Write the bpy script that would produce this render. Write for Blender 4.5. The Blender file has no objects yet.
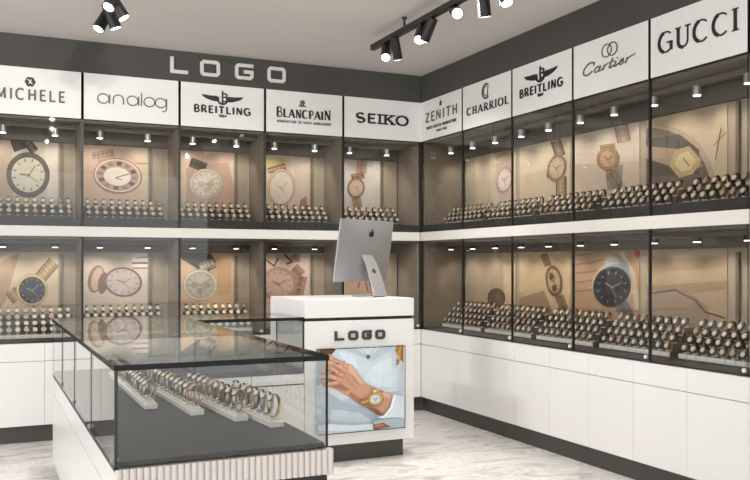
import bpy, math, random
from mathutils import Vector as V, Matrix
random.seed(7)
PI = math.pi
COL = bpy.context.scene.collection
EYE = V((0, 0, 1.47))
FW, RT = V((.42104, .90704, 0)), V((.90704, -.42104, 0))
FPX = 850.0

# ------------------------------------------------------------------ materials
def mat(name, col, rough=.5, metal=0.0, spec=.5, emit=0, var=0.0, vscale=8, bump=0, bscale=200, coat=0):
    m = bpy.data.materials.new(name); m.use_nodes = True
    nt = m.node_tree; b = nt.nodes['Principled BSDF']
    c = (*col, 1)
    b.inputs['Base Color'].default_value = c
    b.inputs['Roughness'].default_value = rough
    b.inputs['Metallic'].default_value = metal
    b.inputs['Specular IOR Level'].default_value = spec
    b.inputs['Coat Weight'].default_value = coat
    if emit:
        b.inputs['Emission Color'].default_value = c; b.inputs['Emission Strength'].default_value = emit
    tc = nt.nodes.new('ShaderNodeTexCoord')
    if var:
        n = nt.nodes.new('ShaderNodeTexNoise'); n.inputs['Scale'].default_value = vscale; n.inputs['Detail'].default_value = 4
        nt.links.new(tc.outputs['Object'], n.inputs['Vector'])
        r = nt.nodes.new('ShaderNodeValToRGB')
        r.color_ramp.elements[0].position = .3; r.color_ramp.elements[1].position = .7
        r.color_ramp.elements[0].color = (*[x * (1 - var) for x in col], 1)
        r.color_ramp.elements[1].color = (*[min(1, x * (1 + var)) for x in col], 1)
        nt.links.new(n.outputs['Fac'], r.inputs['Fac']); nt.links.new(r.outputs['Color'], b.inputs['Base Color'])
    if bump:
        n = nt.nodes.new('ShaderNodeTexNoise'); n.inputs['Scale'].default_value = bscale
        nt.links.new(tc.outputs['Object'], n.inputs['Vector'])
        bp = nt.nodes.new('ShaderNodeBump'); bp.inputs['Strength'].default_value = bump; bp.inputs['Distance'].default_value = .002
        nt.links.new(n.outputs['Fac'], bp.inputs['Height']); nt.links.new(bp.outputs['Normal'], b.inputs['Normal'])
    return m

def S(r, g, b):            # sRGB 0-255 to linear
    return tuple(((x / 255) / 12.92 if x / 255 <= .04045 else ((x / 255 + .055) / 1.055) ** 2.4) for x in (r, g, b))

def glass(name, tint, ior=1.5, base=.0):
    m = bpy.data.materials.new(name); m.use_nodes = True
    nt = m.node_tree; nt.nodes.clear()
    out = nt.nodes.new('ShaderNodeOutputMaterial'); mx = nt.nodes.new('ShaderNodeMixShader')
    tr = nt.nodes.new('ShaderNodeBsdfTransparent'); gl = nt.nodes.new('ShaderNodeBsdfGlossy')
    tr.inputs['Color'].default_value = (*tint, 1); gl.inputs['Roughness'].default_value = .015
    gl.inputs['Color'].default_value = (.95, .97, .96, 1)
    fr = nt.nodes.new('ShaderNodeFresnel'); fr.inputs['IOR'].default_value = ior
    ad = nt.nodes.new('ShaderNodeMath'); ad.operation = 'ADD'; ad.inputs[1].default_value = base; ad.use_clamp = True
    geo = nt.nodes.new('ShaderNodeNewGeometry')           # only the outer skin of a pane mirrors the room
    inv = nt.nodes.new('ShaderNodeMath'); inv.operation = 'SUBTRACT'; inv.inputs[0].default_value = 1
    mul = nt.nodes.new('ShaderNodeMath'); mul.operation = 'MULTIPLY'
    nt.links.new(fr.outputs[0], ad.inputs[0])
    nt.links.new(geo.outputs['Backfacing'], inv.inputs[1])
    nt.links.new(ad.outputs[0], mul.inputs[0]); nt.links.new(inv.outputs[0], mul.inputs[1])
    nt.links.new(mul.outputs[0], mx.inputs['Fac']); nt.links.new(tr.outputs[0], mx.inputs[1]); nt.links.new(gl.outputs[0], mx.inputs[2])
    nt.links.new(mx.outputs[0], out.inputs['Surface'])
    return m

def marble():
    m = mat('pale_veined_marble', (.7, .67, .62), .22, spec=.45)
    nt = m.node_tree; b = nt.nodes['Principled BSDF']; N = nt.nodes.new; L = nt.links.new
    tc = N('ShaderNodeTexCoord'); mp = N('ShaderNodeMapping')
    mp.inputs['Rotation'].default_value = (0, 0, .5); mp.inputs['Scale'].default_value = (1.0, 2.6, 1)
    L(tc.outputs['Object'], mp.inputs['Vector'])
    n1 = N('ShaderNodeTexNoise'); n1.inputs['Scale'].default_value = 1.3; n1.inputs['Detail'].default_value = 9; n1.inputs['Distortion'].default_value = 2.4
    n1.inputs['Roughness'].default_value = .68
    L(mp.outputs[0], n1.inputs['Vector'])
    r = N('ShaderNodeValToRGB'); e = r.color_ramp.elements
    e[0].position = .30; e[0].color = (*S(182, 174, 168), 1); e[1].position = .72; e[1].color = (*S(243, 240, 236), 1)
    x = r.color_ramp.elements.new(.44); x.color = (*S(214, 208, 202), 1)
    x = r.color_ramp.elements.new(.52); x.color = (*S(238, 234, 229), 1)
    x = r.color_ramp.elements.new(.575); x.color = (*S(210, 204, 198), 1)
    x = r.color_ramp.elements.new(.60); x.color = (*S(241, 238, 233), 1)
    L(n1.outputs['Fac'], r.inputs['Fac']); L(r.outputs['Color'], b.inputs['Base Color'])
    return m

M = dict(
    white=mat('white_lacquer', S(228, 227, 224), .32, var=.012, vscale=3),
    sign=mat('white_acrylic', S(235, 233, 229), .45, var=.01, vscale=3),
    band=mat('off_white_panel', S(216, 211, 204), .45, var=.015, vscale=3),
    paint=mat('charcoal_paint', S(72, 70, 66), .75, var=.05, vscale=4, bump=.1),
    ceil=mat('ceiling_plaster', S(218, 211, 206), .9, var=.02, vscale=2, bump=.15, bscale=120),
    kick=mat('dark_kickboard', S(66, 64, 61), .45, var=.08, vscale=6),
    dark=mat('dark_grey_board', S(56, 53, 50), .55, spec=.3, var=.06, vscale=6),
    black=mat('black_trim', S(26, 26, 25), .4, var=.1, vscale=10),
    ink=mat('black_letters', S(30, 29, 28), .5, var=.1, vscale=20),
    ink2=mat('grey_letters', S(92, 88, 84), .5, var=.1, vscale=20),
    lens=mat('lamp_lens', (1, .97, .92), .3, emit=7, var=0),
    warmlens=mat('warm_lamp_lens', (1, .86, .66), .3, emit=6, var=0),
    logo=mat('pale_metal_letters', S(214, 212, 208), .4, var=.03, vscale=10),
    logod=mat('dark_metal_letters', S(74, 72, 72), .35, metal=.4, var=.08, vscale=30),
    brown=mat('brown_emblem', S(74, 38, 28), .5, var=.2, vscale=40),
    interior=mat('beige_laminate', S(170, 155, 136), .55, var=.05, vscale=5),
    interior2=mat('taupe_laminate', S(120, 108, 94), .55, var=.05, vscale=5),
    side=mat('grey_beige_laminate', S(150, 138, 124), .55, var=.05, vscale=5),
    marble=marble(),
    alu=mat('brushed_aluminium', S(168, 168, 170), .38, metal=.55, var=.03, vscale=30),
    alud=mat('aluminium_stand', S(190, 190, 192), .3, metal=.6, var=.03, vscale=30),
    header=mat('grey_header', S(112, 105, 97), .5, var=.06, vscale=6),
    tray=mat('white_tray', S(222, 218, 212), .4, var=.03, vscale=14),
    tier=mat('taupe_display_steps', S(88, 80, 72), .6, var=.08, vscale=14),
    silver=mat('steel_band', S(150, 144, 136), .3, metal=.9, var=.12, vscale=90),
    gold=mat('gold_band', S(180, 158, 122), .28, metal=.9, var=.12, vscale=90),
    rose=mat('rose_gold_band', S(182, 150, 128), .3, metal=.85, var=.12, vscale=90),
    leather=mat('dark_leather_band', S(58, 50, 44), .5, var=.2, vscale=90),
    ivory=mat('ivory_dial', S(216, 202, 176), .35, var=.04, vscale=90),
    pearl=mat('white_dial', S(216, 210, 200), .35, var=.04, vscale=90),
    tagc=mat('white_price_tag', S(236, 234, 228), .5, var=.03, vscale=60),
    grey=mat('grey_dial', S(168, 160, 148), .35, var=.06, vscale=90),
    night=mat('dark_dial', S(52, 52, 58), .3, var=.1, vscale=90),
    cushion=mat('pale_cushion', S(206, 200, 190), .6, var=.05, vscale=60),
    pane=glass('cabinet_glass', (.91, .91, .90), ior=1.42, base=.0),
    cpane=glass('counter_glass', (.935, .938, .935)),
    gtop=glass('counter_top_glass', (.87, .875, .87), ior=1.55, base=.02),
    gedge=mat('dark_glass_edge', S(14, 16, 15), .45, spec=.25, var=.1, vscale=10),
    flute=mat('fluted_panel_lacquer', S(212, 205, 199), .4, var=.02, vscale=4),
)
_print = {}; SOFT = True        # faded display prints
def ink(rgb):
    k = tuple(rgb) + (SOFT,)
    if k not in _print:
        lum = .3 * rgb[0] + .59 * rgb[1] + .11 * rgb[2]; q = [(c * .7 + lum * .3) * (.95 if SOFT else 1) for c in rgb] if SOFT else rgb
        m = mat('print_ink_%d' % (len(_print) + 1), S(*q), .55, spec=.3, var=.05, vscale=9)
        _print[k] = m
    return _print[k]

# ------------------------------------------------------------------ mesh builder
class MB:
    def __init__(s): s.v = []; s.f = []; s.m = []; s.sm = []
    def add(s, vs, fs, m=0, smooth=False):
        o = len(s.v); s.v += [tuple(x) for x in vs]
        for i, f in enumerate(fs):
            s.f.append([o + j for j in f]); s.m.append(m[i] if isinstance(m, (list, tuple)) else m); s.sm.append(smooth)
    def box(s, x0, x1, y0, y1, z0, z1, m=0, edge=None):
        vs = [(x, y, z) for x in (x0, x1) for y in (y0, y1) for z in (z0, z1)]
        fs = [(0, 1, 3, 2), (4, 6, 7, 5), (0, 4, 5, 1), (2, 3, 7, 6), (0, 2, 6, 4), (1, 5, 7, 3)]
        if edge is not None:      # edge = (axis of the broad faces, slot of the narrow faces)
            ms = [m if i // 2 == edge[0] else edge[1] for i in range(6)]
            s.add(vs, fs, ms)
        else: s.add(vs, fs, m)
        return s
    def obox(s, c, ax, ay, az, m=0):   # oriented box: centre and three half vectors
        c = V(c); ax, ay, az = V(ax), V(ay), V(az)
        vs = [c + ax * i + ay * j + az * k for i in (-1, 1) for j in (-1, 1) for k in (-1, 1)]
        s.add(vs, [(0, 1, 3, 2), (4, 6, 7, 5), (0, 4, 5, 1), (2, 3, 7, 6), (0, 2, 6, 4), (1, 5, 7, 3)], m); return s
    def cyl(s, p0, p1, r0, r1=None, n=14, m=0, cap=True):
        p0, p1 = V(p0), V(p1); r1 = r0 if r1 is None else r1
        d = (p1 - p0).normalized(); a = d.orthogonal().normalized(); b = d.cross(a)
        vs = []
        for p, r in ((p0, r0), (p1, r1)):
            vs += [p + (a * math.cos(2 * PI * i / n) + b * math.sin(2 * PI * i / n)) * r for i in range(n)]
        s.add(vs, [(i, (i + 1) % n, n + (i + 1) % n, n + i) for i in range(n)], m, True)
        if cap: s.add(vs, [list(range(n))[::-1], list(range(n, 2 * n))], m)
        return s
    def tube(s, pts, r, n=8, m=0):
        for a, b in zip(pts, pts[1:]): s.cyl(a, b, r, n=n, m=m)
        return s
    def band(s, outer, inner, w, ax, m=0):    # closed band between two loops, extruded +-w/2 along ax
        ax = V(ax) * (w / 2); n = len(outer); vs = []
        for L in (outer, inner):
            for sg in (-1, 1): vs += [V(p) + ax * sg for p in L]
        fs = []
        for i in range(n):
            j = (i + 1) % n
            fs += [(i, j, n + j, n + i), (2 * n + i, 3 * n + i, 3 * n + j, 2 * n + j), (i, 2 * n + i, 2 * n + j, j), (n + i, n + j, 3 * n + j, 3 * n + i)]
        s.add(vs, fs, m, True); return s
    def slab(s, pts, off, m=0):               # polygon extruded by off
        pts = [V(p) for p in pts]; n = len(pts); off = V(off)
        s.add(pts + [p + off for p in pts], [list(range(n))[::-1], list(range(n, 2 * n))] + [(i, (i + 1) % n, n + (i + 1) % n, n + i) for i in range(n)], m); return s
    def cband(s, outer, inner, w, ax, m=0):   # open band
        ax = V(ax) * (w / 2); n = len(outer); vs = []
        for L in (outer, inner):
            for sg in (-1, 1): vs += [V(p) + ax * sg for p in L]
        fs = []
        for i in range(n - 1):
            j = i + 1
            fs += [(i, j, n + j, n + i), (2 * n + i, 3 * n + i, 3 * n + j, 2 * n + j), (i, 2 * n + i, 2 * n + j, j), (n + i, n + j, 3 * n + j, 3 * n + i)]
        fs += [(0, n, 3 * n, 2 * n), (n - 1, 3 * n - 1, 4 * n - 1, 2 * n - 1)]
        s.add(vs, fs, m, True); return s
    def build(s, name, mats, parent=None, bevel=0, at=None, label=None):
        me = bpy.data.meshes.new(name); me.from_pydata(s.v, [], s.f)
        for m in (mats if isinstance(mats, (list, tuple)) else [mats]): me.materials.append(m)
        me.polygons.foreach_set('material_index', s.m); me.polygons.foreach_set('use_smooth', s.sm)
        me.update()
        import bmesh
        bm = bmesh.new(); bm.from_mesh(me); bmesh.ops.recalc_face_normals(bm, faces=bm.faces); bm.to_mesh(me); bm.free()
        o = bpy.data.objects.new(name, me); COL.objects.link(o)
        if parent:
            o.parent = parent
            o.matrix_parent_inverse = PINV.get(parent.name, Matrix.Identity(4))
        if bevel:
            b = o.modifiers.new('bevel', 'BEVEL'); b.width = bevel; b.segments = 2; b.limit_method = 'ANGLE'
        if label: o['label'] = label
        return o
PINV = {}
def thing(name, loc, label, cat, group=None, world=True):
    o = bpy.data.objects.new(name, None); o.empty_display_size = .1; COL.objects.link(o); o.location = loc
    o['label'] = label; o['category'] = cat
    if group: o['group'] = group
    if world: PINV[o.name] = Matrix.Translation(V(loc)).inverted()   # children are written in world space
    return o
def tag(o, label, cat, group=None):
    o['label'] = label; o['category'] = cat
    if group: o['group'] = group
    return o
def structure(o): o['kind'] = 'structure'; return o

class Frame:
    def __init__(s, o, R, U): s.o, s.R, s.U = V(o), V(R), V(U); s.N = s.R.cross(s.U)
    def p(s, a, b, n=0): return s.o + s.R * a + s.U * b + s.N * n

# ------------------------------------------------------------------ strokes and lettering
def offset_line(pts, w, closed=False):
    pts = [V((p[0], p[1])) for p in pts]; n = len(pts); L, R = [], []
    for i in range(n):
        if closed: a, b = pts[i - 1], pts[(i + 1) % n]
        else: a, b = pts[max(0, i - 1)], pts[min(n - 1, i + 1)]
        d1 = pts[i] - a; d2 = b - pts[i]
        d1 = d1.normalized() if d1.length > 1e-9 else d2.normalized()
        d2 = d2.normalized() if d2.length > 1e-9 else d1
        t = d1 + d2; t = t.normalized() if t.length > 1e-6 else d1
        nn = V((-t.y, t.x)); k = max(.45, t.dot(d1))
        ww = (w[i] if isinstance(w, list) else w) / 2 / k
        L.append(pts[i] + nn * ww); R.append(pts[i] - nn * ww)
    return L, R
def stroke(mb, F, pts, w, n0, n1, m=0, closed=False):
    L, R = offset_line(pts, w, closed); n = len(L)
    vs = [F.p(p.x, p.y, k) for k in (n0, n1) for P in (L, R) for p in P]
    fs = []
    for i in range(n if closed else n - 1):
        j = (i + 1) % n
        fs += [(2 * n + i, 2 * n + j, 3 * n + j, 3 * n + i), (i, n + i, n + j, j), (i, j, 2 * n + j, 2 * n + i), (n + i, 3 * n + i, 3 * n + j, n + j)]
    if not closed: fs += [(0, 2 * n, 3 * n, n), (n - 1, 2 * n - 1, 4 * n - 1, 3 * n - 1)]
    mb.add(vs, fs, m)
def arc(cx, cy, rx, ry, a0, a1, n=14):
    return [(cx + rx * math.cos(math.radians(a0 + (a1 - a0) * i / n)), cy + ry * math.sin(math.radians(a0 + (a1 - a0) * i / n))) for i in range(n + 1)]
def bowl(x, w, y0, y1):
    h = (y1 - y0) / 2; r = min(h, w * .6)
    return [(x, y1)] + [(x + w - r + p[0], p[1]) for p in arc(0, (y0 + y1) / 2, r, h, 90, -90, 10)] + [(x, y0)]
def glyph(c):      # width, strokes (thick?, pts), serif feet
    G = {
     'A': (.92, [(0, [(.06, 0), (.46, 1)]), (1, [(.46, 1), (.86, 0)]), (0, [(.2, .34), (.73, .34)])], [(.06, 0), (.86, 0)]),
     'B': (.74, [(1, [(.14, 0), (.14, 1)]), (0, bowl(.14, .48, .52, 1)), (0, bowl(.14, .54, 0, .52))], []),
     'C': (.9, [(0, arc(.48, .5, .42, .5, 48, 110, 8)), (1, arc(.48, .5, .42, .5, 110, 250, 14)), (0, arc(.48, .5, .42, .5, 250, 312, 8))], []),
     'D': (.86, [(1, [(.14, 0), (.14, 1)]), (0, bowl(.14, .64, 0, 1))], []),
     'E': (.66, [(1, [(.14, 0), (.14, 1)]), (0, [(.1, .97), (.62, .97)]), (0, [(.14, .52), (.54, .52)]), (0, [(.1, .03), (.64, .03)])], []),
     'F': (.62, [(1, [(.14, 0), (.14, 1)]), (0, [(.1, .97), (.62, .97)]), (0, [(.14, .52), (.54, .52)])], [(.14, 0)]),
     'G': (.92, [(0, arc(.48, .5, .42, .5, 48, 110, 8)), (1, arc(.48, .5, .42, .5, 110, 250, 14)), (0, arc(.48, .5, .42, .5, 250, 325, 8)), (1, [(.8, .06), (.8, .46)]), (0, [(.55, .46), (.88, .46)])], []),
     'H': (.84, [(1, [(.14, 0), (.14, 1)]), (1, [(.7, 0), (.7, 1)]), (0, [(.14, .5), (.7, .5)])], [(.14, 0), (.14, 1), (.7, 0), (.7, 1)]),
     'I': (.32, [(1, [(.16, 0), (.16, 1)])], [(.16, 0), (.16, 1)]),
     'K': (.8, [(1, [(.14, 0), (.14, 1)]), (0, [(.16, .42), (.7, 1)]), (1, [(.34, .56), (.74, 0)])], [(.14, 0), (.14, 1), (.72, 0), (.68, 1)]),
     'L': (.66, [(1, [(.14, 0), (.14, 1)]), (0, [(.1, .04), (.64, .04)])], [(.14, 1)]),
     'M': (1.02, [(0, [(.12, 0), (.14, 1)]), (1, [(.14, 1), (.5, .12)]), (0, [(.5, .12), (.86, 1)]), (1, [(.86, 1), (.88, 0)])], [(.12, 0), (.88, 0)]),
     'N': (.88, [(0, [(.14, 0), (.14, 1)]), (1, [(.14, 1), (.74, 0)]), (0, [(.74, 0), (.74, 1)])], [(.14, 0), (.74, 1)]),
     'O': (.96, [(1, arc(.48, .5, .42, .5, 120, 240, 12)), (0, arc(.48, .5, .42, .5, 240, 300, 8)), (1, arc(.48, .5, .42, .5, 300, 420, 12)), (0, arc(.48, .5, .42, .5, 60, 120, 8))], []),
     'P': (.7, [(1, [(.14, 0), (.14, 1)]), (0, bowl(.14, .5, .46, 1))], [(.14, 0)]),
     'R': (.8, [(1, [(.14, 0), (.14, 1)]), (0, bowl(.14, .5, .48, 1)), (1, [(.36, .48), (.74, 0)])], [(.14, 0), (.74, 0)]),
     'S': (.7, [(0, arc(.35, .74, .26, .26, 30, 150, 8)), (1, arc(.35, .74, .26, .24, 150, 270, 8) + arc(.35, .26, .27, .24, 90, -30, 8)), (0, arc(.35, .26, .27, .26, -30, -150, 8))], []),
     'T': (.78, [(1, [(.39, 0), (.39, 1)]), (0, [(.04, .96), (.74, .96)])], [(.39, 0)]),
     'U': (.84, [(1, [(.14, 1), (.14, .32)] + arc(.42, .32, .28, .32, 180, 270, 8)), (0, arc(.42, .32, .28, .32, 270, 360, 8) + [(.7, 1)])], [(.14, 1), (.7, 1)]),
     'W': (1.2, [(1, [(.05, 1), (.32, 0)]), (0, [(.32, 0), (.6, .9)]), (1, [(.6, .9), (.88, 0)]), (0, [(.88, 0), (1.15, 1)])], []),
     'Z': (.74, [(0, [(.06, .96), (.68, .96)]), (1, [(.66, .96), (.08, .04)]), (0, [(.06, .04), (.7, .04)])], []),
     '1': (.5, [(1, [(.3, 0), (.3, 1), (.12, .8)])], []),
     '4': (.66, [(1, [(.46, 0), (.46, 1), (.06, .3), (.62, .3)])], []),
     '5': (.62, [(0, [(.54, .96), (.14, .96), (.1, .56)] + arc(.3, .3, .26, .3, 110, -150, 10))], []),
     '6': (.64, [(0, [(.5, 1), (.2, .62)] + arc(.32, .3, .24, .3, 150, -210, 14))], []),
     '8': (.64, [(0, arc(.32, .74, .22, .25, -90, 270, 14)), (0, arc(.32, .25, .27, .25, 90, 450, 14))], []),
     ' ': (.4, [], []),
    }
    return G[c]
def text(mb, F, s, cx, y, h, width=None, thick=.18, thin=.1, serif=0, depth=.006, m=0, track=.12, big=(), bigk=1.25, n0=.0):
    ws = [glyph(c)[0] * (bigk if i in big else 1) for i, c in enumerate(s)]
    tot = sum(ws) + track * (len(s) - 1)
    kx = (width / tot) if width else h
    x = cx - tot * kx / 2
    single = mb
    for i, c in enumerate(s):
        if isinstance(single, list): mb = MB(); single.append(mb)
        k = bigk if i in big else 1
        w, st, sf = glyph(c)
        for j, (t, pts) in enumerate(st):
            stroke(mb, F, [(x + p[0] * kx * k, y + p[1] * h * k) for p in pts], (thick if t else thin) * min(h, kx * 1.15), n0, depth + j * .0002, m)
        if serif:
            for (a, b) in sf:
                bb = y + (b * h * k) + (h * .02 if b == 0 else -h * .02)
                stroke(mb, F, [(x + a * kx * k - serif * kx / 2, bb), (x + a * kx * k + serif * kx / 2, bb)], thin * h * .8, n0, depth + .001, m)
        x += (w * k + track) * kx

# ------------------------------------------------------------------ the setting
YB, XR = 7.52, 4.0                    # front planes of the back and right cabinet runs
Z0, Z1, Z2, Z3, Z4, ZC = .82, 1.70, 1.787, 2.687, 3.083, 3.35
DEP = .52
BE = [0, .778, 1.592, 2.375, 3.155, 4.0]      # where the back wall units meet
structure(MB().box(-4.5, 4.75, -3.5, 8.3, -.06, 0).build('floor', M['marble']))
structure(MB().box(-4.5, 4.75, -3.5, 8.3, ZC, ZC + .08).build('ceiling', M['ceil']))
wb = MB().box(-4.5, 4.0, YB + DEP + .02, 8.3, 0, ZC).box(-4.5, 4.0, YB + .004, YB + DEP + .02, Z4, ZC).box(-4.5, -.012, YB + .004, YB + DEP + .02, Z0, Z4)
structure(wb.build('wall_back', M['paint']))
wr = MB().box(XR + DEP + .02, 4.75, -3.5, 8.3, 0, ZC).box(XR + .004, XR + DEP + .02, 2.4, 8.04, Z4, ZC).box(XR + .004, XR + DEP + .02, 2.4, 3.50, Z0, Z4).box(XR, XR + DEP + .02, YB + .02, 8.3, 0, Z4)
structure(wr.build('wall_right', M['paint']))
structure(MB().box(-.02, XR - .02, YB - .002, YB + .06, Z1 + .001, Z2 - .001).build('trim_1', M['band']))
structure(MB().box(XR - .002, XR + .06, 3.52, YB + .06, Z1 + .001, Z2 - .001).build('trim_2', M['band']))
structure(MB().box(-1.9, XR + .05, YB + .045, YB + .07, 0, .138).build('baseboard_back', M['kick']))
structure(MB().box(XR + .045, XR + .07, 2.4, YB + .045, 0, .138).build('baseboard_right', M['kick']))

# ------------------------------------------------------------------ base cabinets
ORD = ['first', 'second', 'third', 'fourth', 'fifth', 'sixth', 'seventh', 'eighth', 'ninth', 'tenth', 'eleventh']
def base_unit(wall, a, b, label):
    """a..b along the wall, fronts on the front plane"""
    if wall == 'back':
        t = thing('base_cabinet', ((a + b) / 2, YB + .27, .14), label, 'cabinet', 'white base cabinets under the back wall displays')
        B = lambda x0, x1, d0, d1, z0, z1: MB().box(x0, x1, YB + d0, YB + d1, z0, z1)
    else:
        t = thing('base_cabinet', (XR + .27, (a + b) / 2, .14), label, 'cabinet', 'white base cabinets under the right wall displays')
        B = lambda x0, x1, d0, d1, z0, z1: MB().box(XR + d0, XR + d1, x0, x1, z0, z1)
    B(a + .001, b - .001, .02, .53, .14, Z0 - .002).build('carcass', M['white'], t)
    B(a + .001, b - .001, 0, .0195, .672, Z0 - .003).build('drawer', M['white'], t, bevel=.0012)
    B(a + .001, b - .001, 0, .0195, .142, .668).build('door', M['white'], t, bevel=.0012)
edges = [-.96, -.48, 0, .48, .96, 1.44, 1.92, 2.40, 2.88, 3.36, 3.84]
for i in range(10):
    base_unit('back', edges[i], edges[i + 1], 'white base cabinet with drawer and door, %s from left along the back wall' % ORD[i])
base_unit('back', 3.84, 3.998, 'narrow white filler cabinet in the back wall corner')
re_ = [7.518, 7.29, 6.82, 6.35, 5.88, 5.41, 4.94, 4.473, 3.995, 3.52, 3.05, 2.58]
base_unit('right', re_[1], re_[0], 'narrow white filler cabinet in the right wall corner')
for i in range(1, 11):
    base_unit('right', re_[i + 1], re_[i], 'white base cabinet with drawer and door, %s from the corner along right wall' % ORD[i - 1])

# ------------------------------------------------------------------ display cabinets
LIGHTS = []
def lamp(name, kind, loc, energy, color, aim=None, size=.05, angle=100, blend=.6):
    l = bpy.data.lights.new(name, kind); l.energy = energy; l.color = color
    if kind == 'SPOT': l.spot_size = math.radians(angle); l.spot_blend = blend
    l.shadow_soft_size = size
    o = bpy.data.objects.new(name, l); COL.objects.link(o); o.location = loc
    if aim is not None: o.rotation_euler = (V(aim) - V(loc)).to_track_quat('-Z', 'Y').to_euler()
    return o
WARM = (1, .93, .84)
E_UP, E_LO = 4.2, 3.5
def display_cabinet(wall, k, upper):
    zb, zt = (Z2, Z3) if upper else (Z0, Z1)
    lvl = 'upper' if upper else 'lower'
    pos = {'back': ['at the left frame edge', 'second from left', 'third from left', 'fourth from left', 'beside the room corner'],
           'right': ['beside the room corner', 'second from the corner', 'third from the corner', 'fourth from the corner', 'nearest the viewer']}[wall][k]
    label = 'glass fronted %s display cabinet on %s wall, %s' % (lvl, wall, pos)
    if wall == 'back':
        a, b = BE[k], BE[k + 1]
        def B(mb, s0, s1, d0, d1, z0, z1, **kw): return mb.box(a + s0, a + s1, YB + d0, YB + d1, z0, z1, **kw)
        P = lambda s, d, z: V((a + s, YB + d, z)); ax = 1
        W = b - a
    else:
        a = YB - .8 * k
        def B(mb, s0, s1, d0, d1, z0, z1, **kw): return mb.box(XR + d0, XR + d1, a - s1, a - s0, z0, z1, **kw)
        P = lambda s, d, z: V((XR + d, a - s, z)); ax = 0
        W = .8
    t = thing('display_cabinet', P(W / 2, .26, zb), label, 'cabinet', '%s display cabinets' % lvl)
    bh = .07 if upper else .012
    last = .012 if (wall == 'back' and k == 4) else 0
    B(MB(), .001, W - .001 - last, .062 if upper else .012, DEP, zb, zb + bh).build('base_board', M['dark'], t)
    if upper: B(MB(), .001, W - .001 - last, .012, .0615, zb, zb + bh).build('plinth_strip', M['dark'], t)
    B(MB(), .001, W - .001 - last, .03, DEP, zt - .02, zt - .001).build('top_board', M['header'], t)
    B(MB(), .001, W - .001 - last, DEP - .008, DEP + .012, zb + bh, zt - .02).build('back_panel', M['interior'], t)
    B(MB(), .003, W - .003 - last, DEP - .05, DEP - .009, zt - (.14 if upper else .12), zt - .021).build('header', M['header'], t)
    B(MB(), .003, W - .003 - last, .22, .27, zt - .055, zt - .021).build('lamp_rail', M['header'], t)
    if wall == 'back':
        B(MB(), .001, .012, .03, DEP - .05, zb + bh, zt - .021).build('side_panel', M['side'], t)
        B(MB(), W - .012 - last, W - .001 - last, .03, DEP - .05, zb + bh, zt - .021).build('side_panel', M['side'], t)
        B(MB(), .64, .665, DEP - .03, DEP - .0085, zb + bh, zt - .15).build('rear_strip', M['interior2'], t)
    elif k == 0:
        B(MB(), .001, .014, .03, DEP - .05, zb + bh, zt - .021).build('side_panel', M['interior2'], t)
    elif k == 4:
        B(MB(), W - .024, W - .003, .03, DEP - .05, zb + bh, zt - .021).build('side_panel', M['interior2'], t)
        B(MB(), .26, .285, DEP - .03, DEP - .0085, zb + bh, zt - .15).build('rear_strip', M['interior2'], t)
    d = B(MB(), W*0 + .012, W - .012, .002, .010, zb + .003, zt - .003, edge=(1 if wall == 'back' else 0, 1)).build('glass_door', [M['pane'], M['black']], t)
    if not upper:
        c = P(W - .035, -.006, zb + .035)
        MB().cyl(c, c + (V((0, .016, 0)) if wall == 'back' else V((.016, 0, 0))), .013, n=12).build('door_lock', M['tray'], d)
    B(MB(), -.008, .008, -.0015, .0115, zb, zt).build('frame_post', M['black'], t)
    for s in (.17, .58):
        z = zt - .021
        if upper:
            h = MB().cyl(P(s, .245, zt - .056), P(s, .245, zt - .115), .030, n=14)
        else:
            h = MB().cyl(P(s, .245, zt - .056), P(s, .245, zt - .085), .030, n=14)
        o = h.build('spotlight', M['alud'] if upper else M['black'], t)
        zz = zt - (.1155 if upper else .0855)
        MB().cyl(P(s, .245, zz), P(s, .245, zz - .004), .024, n=14).build('lamp_lens', M['warmlens'], o)
    for s in (.17, .58):
        e = (E_UP if upper else E_LO)
        lamp('cabinet_spot', 'SPOT', P(s, .245, zt - .14), e, WARM, aim=P(s, .50, zt - .62), size=.012, angle=125, blend=.8)
    return t
for up in (True, False):
    for k in range(5): display_cabinet('back', k, up)
    for k in range(5): display_cabinet('right', k, up)

# ------------------------------------------------------------------ sign boards
def sign(wall, k, label):
    if wall == 'back':
        F = Frame((BE[k], YB, Z3), (1, 0, 0), (0, 0, 1)); w1 = BE[k + 1] - (0 if k == 4 else .011)
        o = MB().box(BE[k] + (.011 if k else 0), w1, YB, YB + .045, Z3 + .004, Z4 - .002, edge=(1, 1)).build('sign_board', [M['sign'], M['black']])
    else:
        a = YB - .8 * k
        F = Frame((XR, a, Z3), (0, -1, 0), (0, 0, 1))
        o = MB().box(XR, XR + .045, a - .789, a - (.011 if k else .0), Z3 + .004, Z4 - .002, edge=(0, 1)).build('sign_board', [M['sign'], M['black']])
    tag(o, label, 'sign')
    return o, F
def wings(mb, F, cx, cy, w, h):
    for sg in (-1, 1):
        P = [(.17, -.5), (.17, .35), (.32, .55), (.62, .55), (1.0, .7), (.95, .3), (.8, -.1), (.55, -.45), (.35, -.62)]
        pts = [F.p(cx + sg * p[0] * w / 2, cy + p[1] * h / 2, .001) for p in P]
        mb.slab(pts if sg > 0 else pts[::-1], F.N * .004, 0)
    stroke(mb, F, [(cx, cy - h * .6), (cx, cy + h * .85)], w * .035, .001, .008)
    stroke(mb, F, arc(cx, cy - h * .05, w * .12, h * .5, 200, 340, 10), w * .04, .001, .0075)
    stroke(mb, F, [(cx - w * .02 + p[0] * w, cy + p[1] * h) for p in [(0, .55), (.1, .55), (.13, .4), (.1, .2), (0, .18), (.12, .15), (.15, -.05), (.11, -.25), (0, -.28)]], w * .03, .001, .007)
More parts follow.
